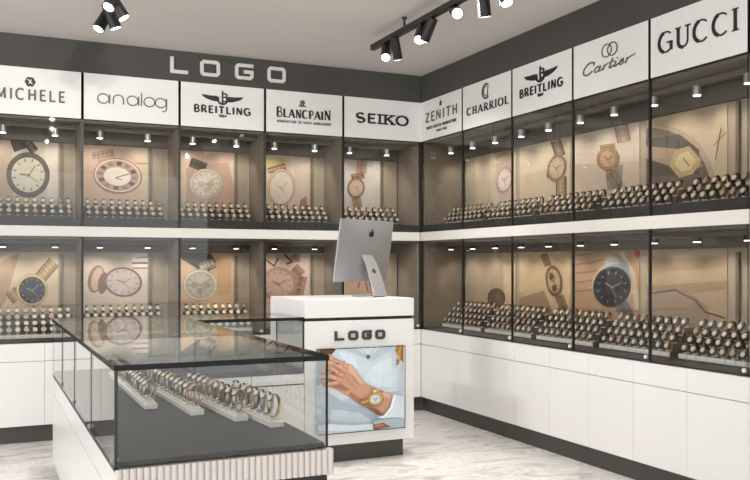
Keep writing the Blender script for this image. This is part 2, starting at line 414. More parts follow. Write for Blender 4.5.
def lettered(o, mb, mats, name='letter'):
    for m_ in (mb if isinstance(mb, list) else [mb]):
        if m_.v: m_.build(name, mats, o)

o, F = sign('back', 0, 'white sign board reading MICHELE with a round brown emblem above the letters')
mb = []; text(mb, F, 'MICHELE', .375, .128, .088, .53, .17, .15, track=.28); lettered(o, mb, M['ink2'])
mb = MB()
for i in range(6):
    a = i * PI / 3
    mb.slab([F.p(.37 + .02 * math.cos(a) + .022 * math.cos(q), .278 + .02 * math.sin(a) + .022 * math.sin(q), .001 + i * .0003) for q in [j * PI / 6 for j in range(12)]], F.N * .003)
lettered(o, mb, M['brown'], 'emblem')
mb = MB()
stroke(mb, F, [(.353, .298), (.37, .278), (.387, .260)], .007, .004, .0075); stroke(mb, F, [(.359, .261), (.37, .278), (.380, .296)], .006, .004, .0073)
lettered(o, mb, M['sign'], 'emblem_mark')

o, F = sign('back', 1, 'white sign board reading analog in thin rounded lowercase letters')
mb = MB(); x = .12; y = .148; r = .040
def rr(cx): return arc(cx, y + r, r * 1.15, r, 0, 360, 24)[:-1]
wd = .009
def st(p, j=0, closed=False): stroke(mb, F, p, wd, .0005, .005 + j * .0002, closed=closed)
st(rr(x + .048), closed=True); st([(x + .1, y + 2 * r), (x + .1, y)], 1)
st([(x + .13, y), (x + .13, y + r)] + arc(x + .172, y + r, .042, r, 180, 0, 12) + [(x + .214, y)])
st(rr(x + .29), closed=True); st([(x + .342, y + 2 * r), (x + .342, y)], 1)
st([(x + .366, y), (x + .366, y + .115)])
st(rr(x + .432), closed=True)
st(rr(x + .53), closed=True); st([(x + .58, y + 2 * r), (x + .58, y - .01)] + arc(x + .55, y - .012, .03, .022, 0, -110, 6), 1)
lettered(o, mb, M['ink2'], 'lettering')

for wall, k, where in (('back', 2, 'on the back wall'), ('right', 2, 'on the right wall')):
    o, F = sign(wall, k, 'white sign board reading BREITLING under a winged emblem, ' + where)
    w = .52 if wall == 'back' else .57
    cx = .385 if wall == 'back' else .400
    mb = []; text(mb, F, 'BREITLING', cx, .137, .062, w, .27, .2, track=.2); lettered(o, mb, M['ink'])
    mb = MB(); text(mb, F, '1884', cx, .105, .02, .075, .3, .28); lettered(o, mb, M['ink'], 'small_lettering')
    mb = MB(); wings(mb, F, cx, .268, .38 if wall == 'back' else .44, .085); lettered(o, mb, M['ink'], 'emblem')

o, F = sign('back', 3, 'white sign board reading BLANCPAIN with a tiny crest and a small line below')
mb = []; text(mb, F, 'BLANCPAIN', .38, .15, .074, .54, .26, .13, serif=.26, track=.16, big=(0, 8), bigk=1.2)
lettered(o, mb, M['ink'])
for word, cx, ww in (('MANUFACTURE', .21, .19), ('DE', .34, .034), ('HAUTE', .415, .082), ('HORLOGERIE', .565, .18)):
    mb = MB(); text(mb, F, word, cx, .098, .022, ww, .16, .14, track=.1); lettered(o, mb, M['ink2'], 'small_lettering')
mb = MB()
stroke(mb, F, [(.335, .262), (.40, .262)], .012, .001, .006); stroke(mb, F, [(.35, .262), (.352, .315)], .016, .001, .0055); stroke(mb, F, [(.372, .262), (.37, .318)], .018, .001, .0053)
stroke(mb, F, arc(.368, .297, .016, .018, -90, 90, 8), .009, .001, .0062); stroke(mb, F, arc(.345, .275, .014, .016, 180, 300, 6), .009, .001, .0064)
lettered(o, mb, M['ink2'], 'emblem')

o, F = sign('back', 4, 'white sign board reading SEIKO in bold wide slab letters')
mb = []; text(mb, F, 'SEIKO', .415, .155, .088, .57, .28, .2, serif=.40, track=.12); lettered(o, mb, M['ink'])

o, F = sign('right', 0, 'white sign board reading ZENITH under a small star, beside the corner')
mb = []; text(mb, F, 'ZENITH', .405, .18, .088, .62, .18, .16, track=.3); lettered(o, mb, M['ink2'])
mb = MB(); 
for word, cx, yy, hh_, ww in (('SWISS', .175, .108, .026, .125), ('WATCH', .335, .108, .026, .15), ('MANUFACTURE', .565, .108, .026, .26), ('SINCE 1865', .42, .062, .02, .2)):
    mb = MB(); text(mb, F, word, cx, yy, hh_, ww, .16, .14, track=.1); lettered(o, mb, M['ink2'], 'small_lettering')
mb = MB(); mb.slab([F.p(.40 + (.034 if i % 2 == 0 else .014) * math.sin(i * PI / 5), .325 + (.034 if i % 2 == 0 else .014) * math.cos(i * PI / 5), .001) for i in range(10)][::-1], F.N * .004)
lettered(o, mb, M['ink'], 'star_emblem')

o, F = sign('right', 1, 'white sign board reading CHARRIOL under a tall letter C emblem')
mb = []; text(mb, F, 'CHARRIOL', .42, .125, .064, .665, .24, .12, serif=.3, track=.26); lettered(o, mb, M['ink'])
mb = MB(); stroke(mb, F, arc(.405, .292, .058, .062, 50, 310, 18), .018, .001, .006); stroke(mb, F, arc(.405, .292, .038, .04, 60, 300, 14), .007, .001, .0055)
stroke(mb, F, arc(.45, .282, .018, .05, 110, 250, 10), .007, .001, .0062)
lettered(o, mb, M['ink2'], 'emblem')

o, F = sign('right', 3, 'white sign board reading Cartier in thin slanted script')
mb = MB(); kx, ky, ox, oy = .0605, .041, .105, .155
def sc(p, w=.009, j=0): stroke(mb, F, [(ox + (q[0] + .42 * q[1]) * kx, oy + q[1] * ky) for q in p], w, .0005, .005 + j * .0002)
sc(arc(1.0, .95, .95, 1.0, 40, 330, 20), .011); sc(arc(1.55, 1.5, .22, .25, -60, 120, 8), .006, 1)
x0 = 2.2
sc(arc(x0 + .45, .45, .42, .45, 20, 380, 16), .010); sc([(x0 + .95, .95), (x0 + .88, .1), (x0 + 1.2, .05), (x0 + 1.5, .3)], .009, 1)          # a
sc([(x0 + 1.7, .9), (x0 + 1.7, .0)], .012); sc([(x0 + 1.7, .5), (x0 + 2.05, .9), (x0 + 2.3, .85)], .007, 1)                             # r
sc([(x0 + 2.75, 1.6), (x0 + 2.72, .15), (x0 + 3.0, .02), (x0 + 3.35, .3)], .011); sc([(x0 + 2.35, .95), (x0 + 3.3, .98)], .007, 1)          # t
sc([(x0 + 3.6, .9), (x0 + 3.58, .12), (x0 + 3.85, .04), (x0 + 4.2, .35)], .011); sc([(x0 + 3.62, 1.28), (x0 + 3.62, 1.42)], .013, 1)       # i
sc([(x0 + 4.3, .45), (x0 + 4.95, .6), (x0 + 4.8, .92), (x0 + 4.45, .8), (x0 + 4.35, .3), (x0 + 4.65, .02), (x0 + 5.2, .3)], .009)           # e
sc([(x0 + 5.5, .9), (x0 + 5.5, .0)], .012); sc([(x0 + 5.5, .5), (x0 + 5.85, .9), (x0 + 6.5, 1.0), (x0 + 6.6, 1.2)], .007, 1)                # r
lettered(o, mb, M['ink2'], 'lettering')
mb = MB(); stroke(mb, F, arc(.38, .285, .05, .045, 40, 320, 18), .008, .001, .005); stroke(mb, F, arc(.44, .285, .05, .045, 220, 140, 18), .008, .001, .0055)
stroke(mb, F, arc(.44, .285, .05, .045, -140, 140, 18), .008, .001, .0057); stroke(mb, F, arc(.41, .285, .02, .03, 0, 360, 14), .007, .001, .006)
lettered(o, mb, M['ink2'], 'emblem')

o, F = sign('right', 4, 'white sign board reading GUCCI in large spaced serif capitals')
mb = []; text(mb, F, 'GUCCI', .405, .145, .13, .645, .17, .075, serif=.32, track=.16); lettered(o, mb, M['ink'])

# LOGO lettering on the dark header (squared letters)
def square_text(F, xs, y, h, w, name_fn, depth=.02, wd=.03):
    def O_(x0, x1): return [(x0 + wd, y + wd / 2), (x1 - wd, y + wd / 2), (x1 - wd / 2, y + wd), (x1 - wd / 2, y + h - wd), (x1 - wd, y + h - wd / 2), (x0 + wd, y + h - wd / 2), (x0 + wd / 2, y + h - wd), (x0 + wd / 2, y + wd)]
    for c, (x0, x1) in zip('LOGO', xs):
        mb = MB()
        if c == 'L': stroke(mb, F, [(x0 + wd / 2, y + h), (x0 + wd / 2, y + wd / 2), (x1, y + wd / 2)], wd, 0, depth)
        elif c == 'O': stroke(mb, F, O_(x0, x1), wd, 0, depth, closed=True)
        else:
            stroke(mb, F, [(x1, y + h - wd / 2), (x0 + wd, y + h - wd / 2), (x0 + wd / 2, y + h - wd), (x0 + wd / 2, y + wd), (x0 + wd, y + wd / 2), (x1 - wd, y + wd / 2), (x1 - wd / 2, y + wd), (x1 - wd / 2, y + h * .5), (x0 + (x1 - x0) * .48, y + h * .5)], wd, 0, depth)
        name_fn(mb, c)
LB = {'n': 0}
def big_letter(mb, c):
    lab = ['pale letter L starting the word on the dark header', 'pale letter O right after the L on the dark header', 'pale letter G on the dark header', 'pale letter O ending the word on the dark header'][LB['n']]
    LB['n'] += 1
    tag(mb.build('wall_letter', M['logo'], bevel=.002), lab, 'letter', 'raised letters on the dark header')
square_text(Frame((0, YB + .004, 0), (1, 0, 0), (0, 0, 1)), [(1.508, 1.665), (1.773, 1.952), (2.09, 2.262), (2.395, 2.572)], 3.146, .144, .2, big_letter, wd=.031)

# ------------------------------------------------------------------ posters
def ray(u, v): return FW + RT * ((u - 375) / FPX) + V((0, 0, (264 - v) / FPX))
class Poster:
    def __init__(s, F, w, h, bg, uv=None):
        s.F, s.w, s.h = F, w, h; s.mb = MB(); s.mats = []; s.n = 0
        s.uv = uv
        fn = F.N
        s.mb.slab([F.p(0, 0), F.p(w, 0), F.p(w, h), F.p(0, h)], fn * .006, s.mi(bg))
    def mi(s, c):
        m = ink(c)
        if m not in s.mats: s.mats.append(m)
        return s.mats.index(m)
    def to(s, u, v):                       # picture detail located on the print's plane
        d = ray(u, v); t = (s.F.o - EYE).dot(s.F.N) / d.dot(s.F.N); q = EYE + d * t - s.F.o
        return (q.dot(s.F.R), q.dot(s.F.U))
    def raw(s, pts, c):
        P = list(pts)
        for ax, lim, sg in ((0, 0, 1), (0, s.w, -1), (1, 0, 1), (1, s.h, -1)):
            Q = []
            for i in range(len(P)):
                a, b = P[i - 1], P[i]; ia, ib = (a[ax] - lim) * sg >= 0, (b[ax] - lim) * sg >= 0
                if ia != ib:
                    k = (lim - a[ax]) / (b[ax] - a[ax]); Q.append((a[0] + (b[0] - a[0]) * k, a[1] + (b[1] - a[1]) * k))
                if ib: Q.append(b)
            P = Q
            if len(P) < 3: return
        s.n += 1; n = .006 + s.n * .00025
        s.mb.add([s.F.p(p[0], p[1], n) for p in P], [list(range(len(P)))], s.mi(c))
    def poly(s, pts, c): s.raw([s.to(*p) for p in pts], c)
    def ell(s, x, y, rx, ry, c, rot=0, n=28):
        r = math.radians(rot); cs, sn = math.cos(r), math.sin(r)
        s.poly([(x + rx * math.cos(a) * cs - ry * math.sin(a) * sn, y + rx * math.cos(a) * sn + ry * math.sin(a) * cs) for a in [2 * PI * i / n for i in range(n)]], c)
    def line(s, pts, w, c):
        L, R = offset_line(pts, w)
        for i in range(len(L) - 1): s.poly([L[i], L[i + 1], R[i + 1], R[i]], c)
    def dial(s, x, y, rx, ry, case, face, hands, rot=0, ticks=12, bez=.82, tick=None):
        hands = tuple(int(a * .62 + b * .38) for a, b in zip(hands, face)); tick = tuple(int(a * .6 + b * .4) for a, b in zip(tick, face)) if tick else None
        s.ell(x, y, rx * 1.03, ry * 1.03, tuple(int(q * .8) for q in case), rot); s.ell(x, y, rx, ry, case, rot); s.ell(x - rx * .03, y - ry * .04, rx * .94, ry * .94, tuple(min(255, int(q * 1.12)) for q in case), rot)
        s.ell(x, y, rx * (bez + .04), ry * (bez + .04), tuple(int(q * .72) for q in case), rot); s.ell(x, y, rx * bez, ry * bez, face, rot)
        r = math.radians(rot); cs, sn = math.cos(r), math.sin(r)
        def pt(a, k): 
            px, py = rx * k * math.sin(a), -ry * k * math.cos(a); return (x + px * cs - py * sn, y + px * sn + py * cs)
        for i in range(ticks):
            a = 2 * PI * i / ticks; s.line([pt(a, bez * .74), pt(a, bez * .93)], max(.6, rx * .055), tick or hands)
        s.line([pt(3.6, .1), pt(.9, .55)], max(.6, rx * .05), hands); s.line([pt(1.9, .1), pt(5.0, .4)], max(.7, rx * .07), hands)
        s.line([pt(.2, 0), pt(2.4, .62)], .5, hands)
    def links(s, pts, w, a, b, n=5):
        for (p, q) in zip(pts, pts[1:]):
            s.line([p, q], w + 1.6, tuple(int(c * .72) for c in b)); s.line([p, q], w, b)
            for i in range(n):
                f0, f1 = i / n, (i + .88) / n
                A = (p[0] + (q[0] - p[0]) * f0, p[1] + (q[1] - p[1]) * f0); B = (p[0] + (q[0] - p[0]) * f1, p[1] + (q[1] - p[1]) * f1)
                s.line([A, B], w * .9, tuple((x + y) // 2 for x, y in zip(a, b))); s.line([A, B], w * .38, a)
    def done(s, label):
        return tag(s.mb.build('poster', s.mats), label, 'poster', 'watch posters in the display cabinets')
def back_poster(k, up, bg):
    z0, z1 = (1.87, 2.545) if up else (.85, 1.575)
    return Poster(Frame((BE[k] + .05, YB + DEP - .010, z0), (1, 0, 0), (0, 0, 1)), .575, z1 - z0, bg)
RP = {1: (7.31, 6.60), 2: (6.54, 5.80), 3: (5.74, 4.97), 4: (4.90, 4.14)}
def right_poster(k, up, bg):
    z0, z1 = (1.87, 2.545) if up else (.85, 1.575)
    return Poster(Frame((XR + DEP - .010, RP[k][0], z0), (0, -1, 0), (0, 0, 1)), RP[k][0] - RP[k][1], z1 - z0, bg)
SK, SK2, SK3 = (222, 180, 150), (204, 158, 126), (184, 138, 108)
GO, GO2 = (206, 164, 110), (150, 112, 70)
STL, STD = (150, 142, 132), (70, 66, 62)

p = back_poster(0, True, (214, 194, 170))
p.poly([(0, 130), (12, 130), (14, 240), (0, 240)], (198, 172, 142)); p.poly([(44, 140), (70, 140), (62, 230), (48, 200)], (224, 208, 186))
p.links([(21, 150), (17, 138)], 13, (96, 86, 76), STD, 3); p.links([(35, 152), (26, 141)], 7, GO2, STD, 3)
p.dial(28, 175, 21, 22, (96, 86, 76), (214, 202, 176), (66, 56, 46), -12, bez=.8)
p.done('poster of a dark steel watch with cream dial, upper left cabinet on back wall')
p = back_poster(1, True, (226, 186, 152))
p.poly([(128, 145), (160, 145), (160, 205), (140, 205), (132, 170)], (224, 194, 160)); p.line([(128, 163), (156, 164)], 1.3, (176, 138, 108))
p.poly([(86, 148), (120, 146), (136, 160), (140, 210), (86, 210)], SK)
p.links([(92, 156), (114, 152)], 5, (168, 116, 86), (220, 176, 146), 5); p.links([(98, 161), (116, 158)], 4, (190, 140, 108), (226, 190, 160), 4)
p.ell(117.5, 176, 24.5, 17.5, (176, 124, 98), 8); p.ell(117.3, 175.6, 23, 16.3, (240, 214, 190), 8); p.ell(117.3, 175.8, 21.5, 15, (204, 160, 132), 8)
for i in range(12):
    a = i * PI / 6; c8, s8 = math.cos(.14), math.sin(.14)
    q = [(r_ * 21 * math.cos(a + o_), r_ * 14.6 * math.sin(a + o_)) for r_, o_ in ((.7, -.16), (.96, -.13), (.96, .13), (.7, .16))]
    p.poly([(117.3 + x_ * c8 - y_ * s8, 175.8 + x_ * s8 + y_ * c8) for x_, y_ in q], (112, 92, 82) if i % 2 else (172, 130, 108))
p.ell(117, 176.6, 14.2, 9.8, (196, 156, 130), 8); p.ell(117, 176.6, 13.4, 9.2, (240, 226, 210), 8); p.line([(115, 178), (129, 174)], 1.2, (176, 108, 86)); p.line([(115, 178), (122, 180)], 1, (176, 108, 86))
p.done('poster of a tilted oval rose gold watch on bare wrist, upper back wall')
p = back_poster(2, True, (224, 190, 158))
p.poly([(180, 150), (236, 150), (232, 160), (200, 166), (180, 165)], SK); p.poly([(186, 168), (228, 162), (240, 215), (186, 215)], SK2)
p.links([(190, 162), (206, 168)], 8, STD, (118, 96, 78), 4)
p.dial(206, 184, 16.5, 15, (196, 180, 158), (222, 204, 178), (120, 96, 74), 0); p.ell(201, 184, 3.4, 3.2, (196, 178, 152)); p.ell(211, 184, 3.4, 3.2, (196, 178, 152)); p.ell(206, 190, 3.2, 3, (196, 178, 152))
p.done('poster of a beige chronograph on a dark bracelet, upper back wall')
p = back_poster(3, True, (222, 198, 174))
p.poly([(296, 150), (318, 155), (316, 215), (290, 215)], (212, 184, 160)); p.poly([(266, 158), (284, 158), (288, 172), (266, 172)], (216, 186, 112))
p.links([(268, 171), (285, 166)], 4, GO, GO2, 4)
p.dial(281, 188, 13.5, 19, (216, 172, 124), (222, 204, 182), (160, 130, 104), 4, bez=.86, ticks=0)
p.poly([(300, 200), (306, 196), (308, 215), (298, 215)], (170, 120, 96))
p.done('poster of a slim oval gold ring watch, upper back wall beside a gold strap')
p = back_poster(4, True, (216, 204, 190))
p.poly([(373, 160), (384, 162), (384, 168), (373, 167)], (236, 226, 214))
p.links([(362, 160), (361, 174)], 8, (196, 146, 106), (226, 186, 150), 4); p.links([(351, 178), (364, 175)], 5, (140, 98, 72), (190, 140, 104), 3); p.links([(355, 194), (358, 210)], 7, (160, 116, 86), (200, 150, 114), 4)
p.dial(355.5, 188, 8.5, 10, (150, 106, 78), (214, 180, 148), (110, 76, 56), 10)
p.done('poster of a small rose gold bracelet watch, upper corner cabinet on back wall')
p = back_poster(0, False, (228, 196, 158))
p.poly([(0, 250), (40, 244), (36, 268), (0, 290)], (232, 204, 166)); p.poly([(0, 262), (20, 252), (6, 300), (0, 310)], (206, 166, 124))
p.links([(40, 278), (54, 262)], 11, (214, 172, 112), GO2, 5); p.links([(10, 290), (18, 300)], 10, GO, GO2, 3)
p.dial(32, 290, 15.5, 15.5, (214, 176, 124), (62, 72, 82), (224, 190, 140), 0, bez=.84)
p.done('poster of a dark blue dial on a gold bracelet, lower back wall')
p = back_poster(1, False, (230, 206, 182))
p.poly([(132, 253), (151, 253), (151, 269), (132, 269)], (240, 232, 224)); p.line([(132, 263), (151, 263)], 2, (176, 84, 70)); p.line([(136, 258), (148, 257)], 1, (120, 110, 106)); p.line([(132, 268), (151, 268)], 1.6, (196, 110, 92))
p.ell(96, 279, 8, 14, (172, 120, 92), 14); p.ell(97, 279, 5.5, 12, (226, 184, 156), 14); p.ell(103, 283, 5, 11, (150, 112, 92), 10)
p.dial(123, 282, 18.5, 14.5, (166, 116, 92), (216, 194, 184), (150, 96, 78), 6, bez=.9)
p.done('poster of a rose watch lying beside a white box with red stripes')
p = back_poster(2, False, (224, 176, 128))
p.poly([(180, 244), (204, 244), (216, 262), (206, 275), (180, 258)], (106, 82, 66)); p.poly([(180, 258), (196, 268), (188, 300), (180, 300)], (232, 188, 132)); p.poly([(216, 260), (231, 262), (231, 292), (218, 296)], (214, 160, 104))
p.links([(200, 268), (214, 262)], 10, (222, 204, 168), (130, 112, 88), 4)
p.dial(200, 285, 17, 15.5, (206, 190, 160), (196, 182, 152), (110, 96, 76), 0); p.ell(194, 285, 3.4, 3.4, (166, 150, 124)); p.ell(206, 285, 3.4, 3.4, (166, 150, 124)); p.ell(200, 291, 3.2, 3, (166, 150, 124))
p.done('poster of a steel chronograph against dark sleeve and orange light')
p = back_poster(3, False, (228, 194, 170))
p.line([(266, 260), (274, 266), (278, 258)], 1.6, (110, 88, 78)); p.line([(284, 254), (292, 262), (286, 264)], 2, (120, 86, 72)); p.poly([(290, 256), (298, 250), (300, 262), (292, 262)], (196, 132, 104))
p.links([(293, 268), (301, 276), (296, 300)], 10, (150, 100, 78), (206, 154, 128), 4)
p.dial(278, 284, 17, 16.5, (202, 148, 120), (214, 166, 144), (130, 84, 68), 10, bez=.88)
p.done('poster of a big rose gold dial with brown bracelet, left of the monitor')
p = back_poster(4, False, (222, 190, 166))
p.poly([(345, 250), (372, 246), (376, 310), (345, 310)], SK2); p.line([(358, 288), (362, 272), (368, 292)], 2, (176, 96, 84)); p.ell(376, 282, 7, 9, (150, 116, 98)); p.ell(376, 282, 5, 7, (216, 188, 168))
p.done('poster of a wrist partly hidden behind the silver monitor')
# right wall
p = right_poster(1, True, (214, 190, 154))
p.poly([(475, 145), (486, 147), (486, 215), (475, 215)], (202, 178, 146)); p.poly([(494, 150), (514, 146), (514, 166), (500, 176)], (186, 150, 112))
p.poly([(498, 160), (512, 150), (512, 200), (500, 200), (494, 180)], (206, 176, 148))
p.dial(505, 180, 7.5, 13, (190, 146, 122), (232, 208, 192), (140, 92, 76), 10, bez=.86)
p.done('poster of a pink white dial half hidden by the door edge, upper right wall')
p = right_poster(2, True, (214, 188, 150))
p.poly([(519, 145), (570, 130), (552, 168), (519, 176)], (222, 198, 162))
p.links([(556, 140), (561, 156)], 9, (196, 158, 116), (136, 110, 84), 5); p.links([(562, 176), (562, 205)], 9, (196, 158, 116), (136, 110, 84), 7); p.poly([(548, 172), (553, 170), (553, 178), (548, 178)], (130, 96, 72))
p.dial(558, 168, 9, 13.5, (156, 122, 94), (208, 176, 140), (120, 88, 64), 14, bez=.8)
p.done('poster of a gold bracelet watch hanging upright on beige, upper right wall')
p = right_poster(3, True, (216, 194, 168))
p.poly([(574, 165), (650, 160), (650, 210), (574, 215)], (206, 180, 152)); p.poly([(606, 170), (624, 164), (622, 190), (608, 190)], (160, 140, 124))
p.links([(621, 124), (625, 142)], 12, (214, 176, 150), (176, 134, 108), 3); p.links([(601, 148), (616, 146)], 4, GO2, GO, 4)
p.dial(609, 159, 11, 11.5, (166, 116, 78), (206, 160, 116), (130, 86, 58), 14, bez=.72); p.links([(612, 172), (620, 186)], 9, (126, 106, 92), (160, 136, 116), 4)
p.done('poster of a round gold watch raised on a wrist, upper right wall')
p = right_poster(4, True, (206, 178, 138))
p.ell(655, 190, 62, 66, (186, 158, 126), 0, 40); p.ell(652, 194, 60, 66, (122, 102, 84), 0, 40); p.poly([(645, 140), (680, 134), (700, 150), (700, 175), (650, 176)], (98, 86, 76))
p.poly([(645, 146), (690, 150), (704, 166), (690, 172), (645, 158)], (176, 140, 108)); p.poly([(676, 150), (690, 146), (702, 160), (694, 174), (680, 178), (670, 166)], (198, 164, 96)); p.poly([(680, 154), (689, 151), (697, 161), (691, 170), (682, 172), (675, 164)], (222, 194, 130)); p.line([(684, 158), (690, 166)], 1, (110, 84, 50))
p.line([(722, 128), (716, 160)], 1, (120, 100, 80)); p.line([(727, 132), (714, 146)], .8, (120, 100, 80))
p.done('poster of a square gold watch under a large dark arc, upper right wall')
p = right_poster(1, False, (202, 170, 128))
p.poly([(473, 250), (503, 250), (503, 330), (473, 330)], (196, 166, 128)); p.poly([(503, 246), (515, 246), (515, 330), (506, 330)], (226, 190, 140))
p.ell(497, 298, 9, 10, (102, 78, 62)); p.ell(497, 300, 7.5, 7.5, (122, 94, 74))
p.done('poster of a round dark brown shape on tan, lower right wall')
p = right_poster(2, False, (220, 180, 128))
p.ell(512, 262, 24, 40, (212, 170, 118)); p.poly([(514, 300), (545, 290), (560, 330), (514, 330)], (178, 138, 100)); p.ell(520, 262, 20, 30, (222, 184, 134))
p.links([(544, 254), (549, 266)], 6, (120, 84, 54), (176, 130, 80), 4); p.links([(560, 296), (565, 310)], 7, (130, 96, 64), (176, 130, 80), 4)
p.dial(555, 281, 8, 15.5, (124, 92, 62), (206, 164, 106), (70, 50, 36), -8, bez=.78); p.ell(553, 276, 2.4, 3.6, (112, 82, 54)); p.ell(556, 288, 2.4, 3.6, (112, 82, 54))
p.done('poster of a narrow bronze chronograph on golden tan, lower right wall')
p = right_poster(3, False, (196, 148, 106))
for i in range(5): p.line([(572, 256 + i * 9), (590, 254 + i * 9), (606, 250 + i * 9)], 1.6, (168, 120, 84))
p.line([(622, 252), (634, 275), (638, 310)], 5, (216, 186, 152)); p.poly([(634, 246), (642, 244), (644, 256), (637, 258)], (204, 74, 58))
p.poly([(604, 262), (616, 256), (630, 266), (634, 290), (620, 284)], (156, 168, 168)); p.ell(614, 285, 21, 23, (206, 178, 142), 20); p.poly([(604, 266), (628, 262), (634, 284), (616, 270)], (150, 164, 166))
p.dial(613, 287, 18.5, 20, (70, 66, 62), (46, 46, 50), (226, 186, 132), 16, bez=.88, tick=(196, 190, 180)); p.links([(622, 304), (630, 318)], 12, (90, 84, 78), (140, 132, 122), 4)
p.done('poster of a black dial with gold hands, lower right wall')
p = right_poster(4, False, (190, 158, 120))
for i, c in enumerate([(202, 172, 134), (180, 148, 112), (196, 162, 124), (172, 140, 106)]): p.poly([(640, 248 + i * 13), (735, 244 + i * 12), (735, 252 + i * 12), (690, 258 + i * 12), (640, 256 + i * 13)], c)
p.poly([(645, 300), (660, 292), (690, 292), (708, 306), (714, 330), (645, 330)], (166, 138, 110)); p.line([(648, 294), (676, 290), (696, 300), (706, 312), (726, 318)], 1.6, (104, 86, 70))
p.done('plain brown poster with dark curving lines, lower right wall nearest viewer')

# ------------------------------------------------------------------ wristwatches
def loop(ry, rz, cy, cz, n=18): return [(0, cy + ry * math.cos(2 * PI * i / n), cz + rz * math.sin(2 * PI * i / n)) for i in range(n)]
def watch_meshes(strap, case, dial, big=False):
    """band loop, case, dial, foot - origin on the surface it stands on, facing -Y"""
    S_, C_, D_, K_ = MB(), MB(), MB(), MB()
    if not big:
        S_.band(loop(.025, .033, .002, .037), loop(.022, .030, .002, .037), .021, (1, 0, 0))
        n = V((0, -.94, .34)); c = V((0, -.019, .040))
        C_.cyl(c - n * .004, c + n * .005, .0215, .0195, n=14); C_.cyl(c + V((.0215, 0, 0)), c + V((.0255, 0, 0)), .003, n=6)
        D_.cyl(c + n * .0051, c + n * .0058, .0160, n=14)
        K_.box(-.011, .011, -.017, .017, 0, .0085)
    else:
        ov = lambda ry, rz: [(0, ry * math.cos(math.radians(a)), .0605 + rz * math.sin(math.radians(a))) for a in range(-120, 206, 13)]
        S_.cband(ov(.041, .056), ov(.0375, .0525), .017, (1, 0, 0))
        n = V((0, -.75, .66)); c = V((0, -.030, .098))
        C_.cyl(c - n * .004, c + n * .005, .0155, .0135, n=14)
        D_.cyl(c + n * .0051, c + n * .0058, .0120, n=14)
        K_.box(-.010, .010, -.024, .022, 0, .0075)
    return S_, C_, D_, K_
KINDS = [('steel', 'silver', 'silver', 'pearl'), ('gold', 'gold', 'gold', 'ivory'), ('dark strapped', 'leather', 'silver', 'ivory'), ('rose gold', 'rose', 'rose', 'grey'), ('steel', 'silver', 'silver', 'ivory'), ('dark strapped', 'leather', 'gold', 'pearl')]
PROTO = {}
def proto(kind, big):
    key = (kind, big)
    if key not in PROTO:
        nm, s, c, d = KINDS[kind]
        r = bpy.data.objects.new('wristwatch', None); r.empty_display_size = .02
        parts = []
        for mb, part, m in zip(watch_meshes(s, c, d, big), ('strap', 'case', 'dial', 'cushion'), (s, c, d, 'cushion')):
            o = mb.build(part, M[m]); COL.objects.unlink(o); parts.append(o)
        PROTO[key] = (r, parts)
    return PROTO[key]
def place_watch(kind, big, loc, rz, label, group):
    r0, parts = proto(kind, big)
    r = r0.copy(); COL.objects.link(r); r.location = loc; r.rotation_euler = (0, 0, rz)
    r['label'] = label; r['category'] = 'watch'; r['group'] = group
    case = None
    for o in parts:
        c = o.copy(); COL.objects.link(c); c.parent = r
        if o.name.startswith('case'): case = c
        if o.name.startswith('dial'): c.parent = case
    return r
JOBS = []     # (distance, kind, big, loc, rz, label, group)
ROWS = ['front', 'second', 'third', 'top']
def tray(wall, k, upper):
    nrow = 3 if upper else 4
    z0 = Z2 + .07 if upper else Z0 + .012
    ncol = 10 if wall == 'back' else 9
    pitch = .0685 if wall == 'back' else .080; length = pitch * ncol
    off = .045 if wall == 'back' else .022
    zt = z0 + (.024 if upper else .042)
    if wall == 'back':
        def P(s, d, z): return V((BE[k] + off + s, YB + .235 + d, z))
    else:
        def P(s, d, z): return V((XR + .235 + d, YB - .8 * k - off - s, z))
    def B(mb, s0, s1, d0, d1, za, zb):
        a, b = P(s0, d0, za), P(s1, d1, zb); return mb.box(min(a.x, b.x), max(a.x, b.x), min(a.y, b.y), max(a.y, b.y), za, zb)
    cab = {'back': ['leftmost', 'second from left', 'third from left', 'fourth from left', 'corner'],
           'right': ['corner', 'second from corner', 'third from corner', 'fourth from corner', 'nearest']}[wall][k]
    where = '%s %s-wall cabinet, %s' % ('upper' if upper else 'lower', wall, cab)
    t = thing('display_tray', P(length / 2, .1, z0), 'stepped watch tray in ' + where, 'tray', 'stepped watch trays')
    stp = .049 if upper else .052; dst = .052
    mb = MB()
    for j in range(nrow): B(mb, 0, length, dst * j, dst * (j + 1) - .0004 if j < nrow - 1 else dst * (j + 1), z0, zt + stp * j)
    mb.build('stepped_riser', M['tier'], t)
    B(MB(), 0, length, -.006, -.0004, z0 + .008, zt - .002).build('front_strip', M['tier' if upper and wall == 'back' else 'tray'], t)
    if not upper:
        for i in range(ncol):
            B(MB(), pitch * i + .008, pitch * (i + 1) - .008, -.010, -.0064, z0 + .012, zt - .006).build('price_tag', M['tagc'], t)
    rz = 0 if wall == 'back' else -PI / 2
    for j in range(nrow):
        for i in range(ncol):
            kd = random.choice([0, 2, 2, 2, 5, 5, 1, 4, 3])
            loc = P(pitch * (i + .5), dst * j + .026, zt + stp * j)
            if wall == 'back' and k == 0 and loc.x < .12: continue
            q = loc - EYE; dep = q.dot(FW); u = 375 + FPX * q.dot(RT) / dep
            if u < -6 or u > 756: continue
            lab = '%s %s watch from left, %s row, %s' % (ORD[i], 'small', ROWS[j], where)
            JOBS.append((q.length, kd, False, loc, rz, lab, 'wristwatches on the stepped trays'))
for up in (True, False):
    for k in range(5):
        if up or k < 3: tray('back', k, up)
    for k in range(5): tray('right', k, up)

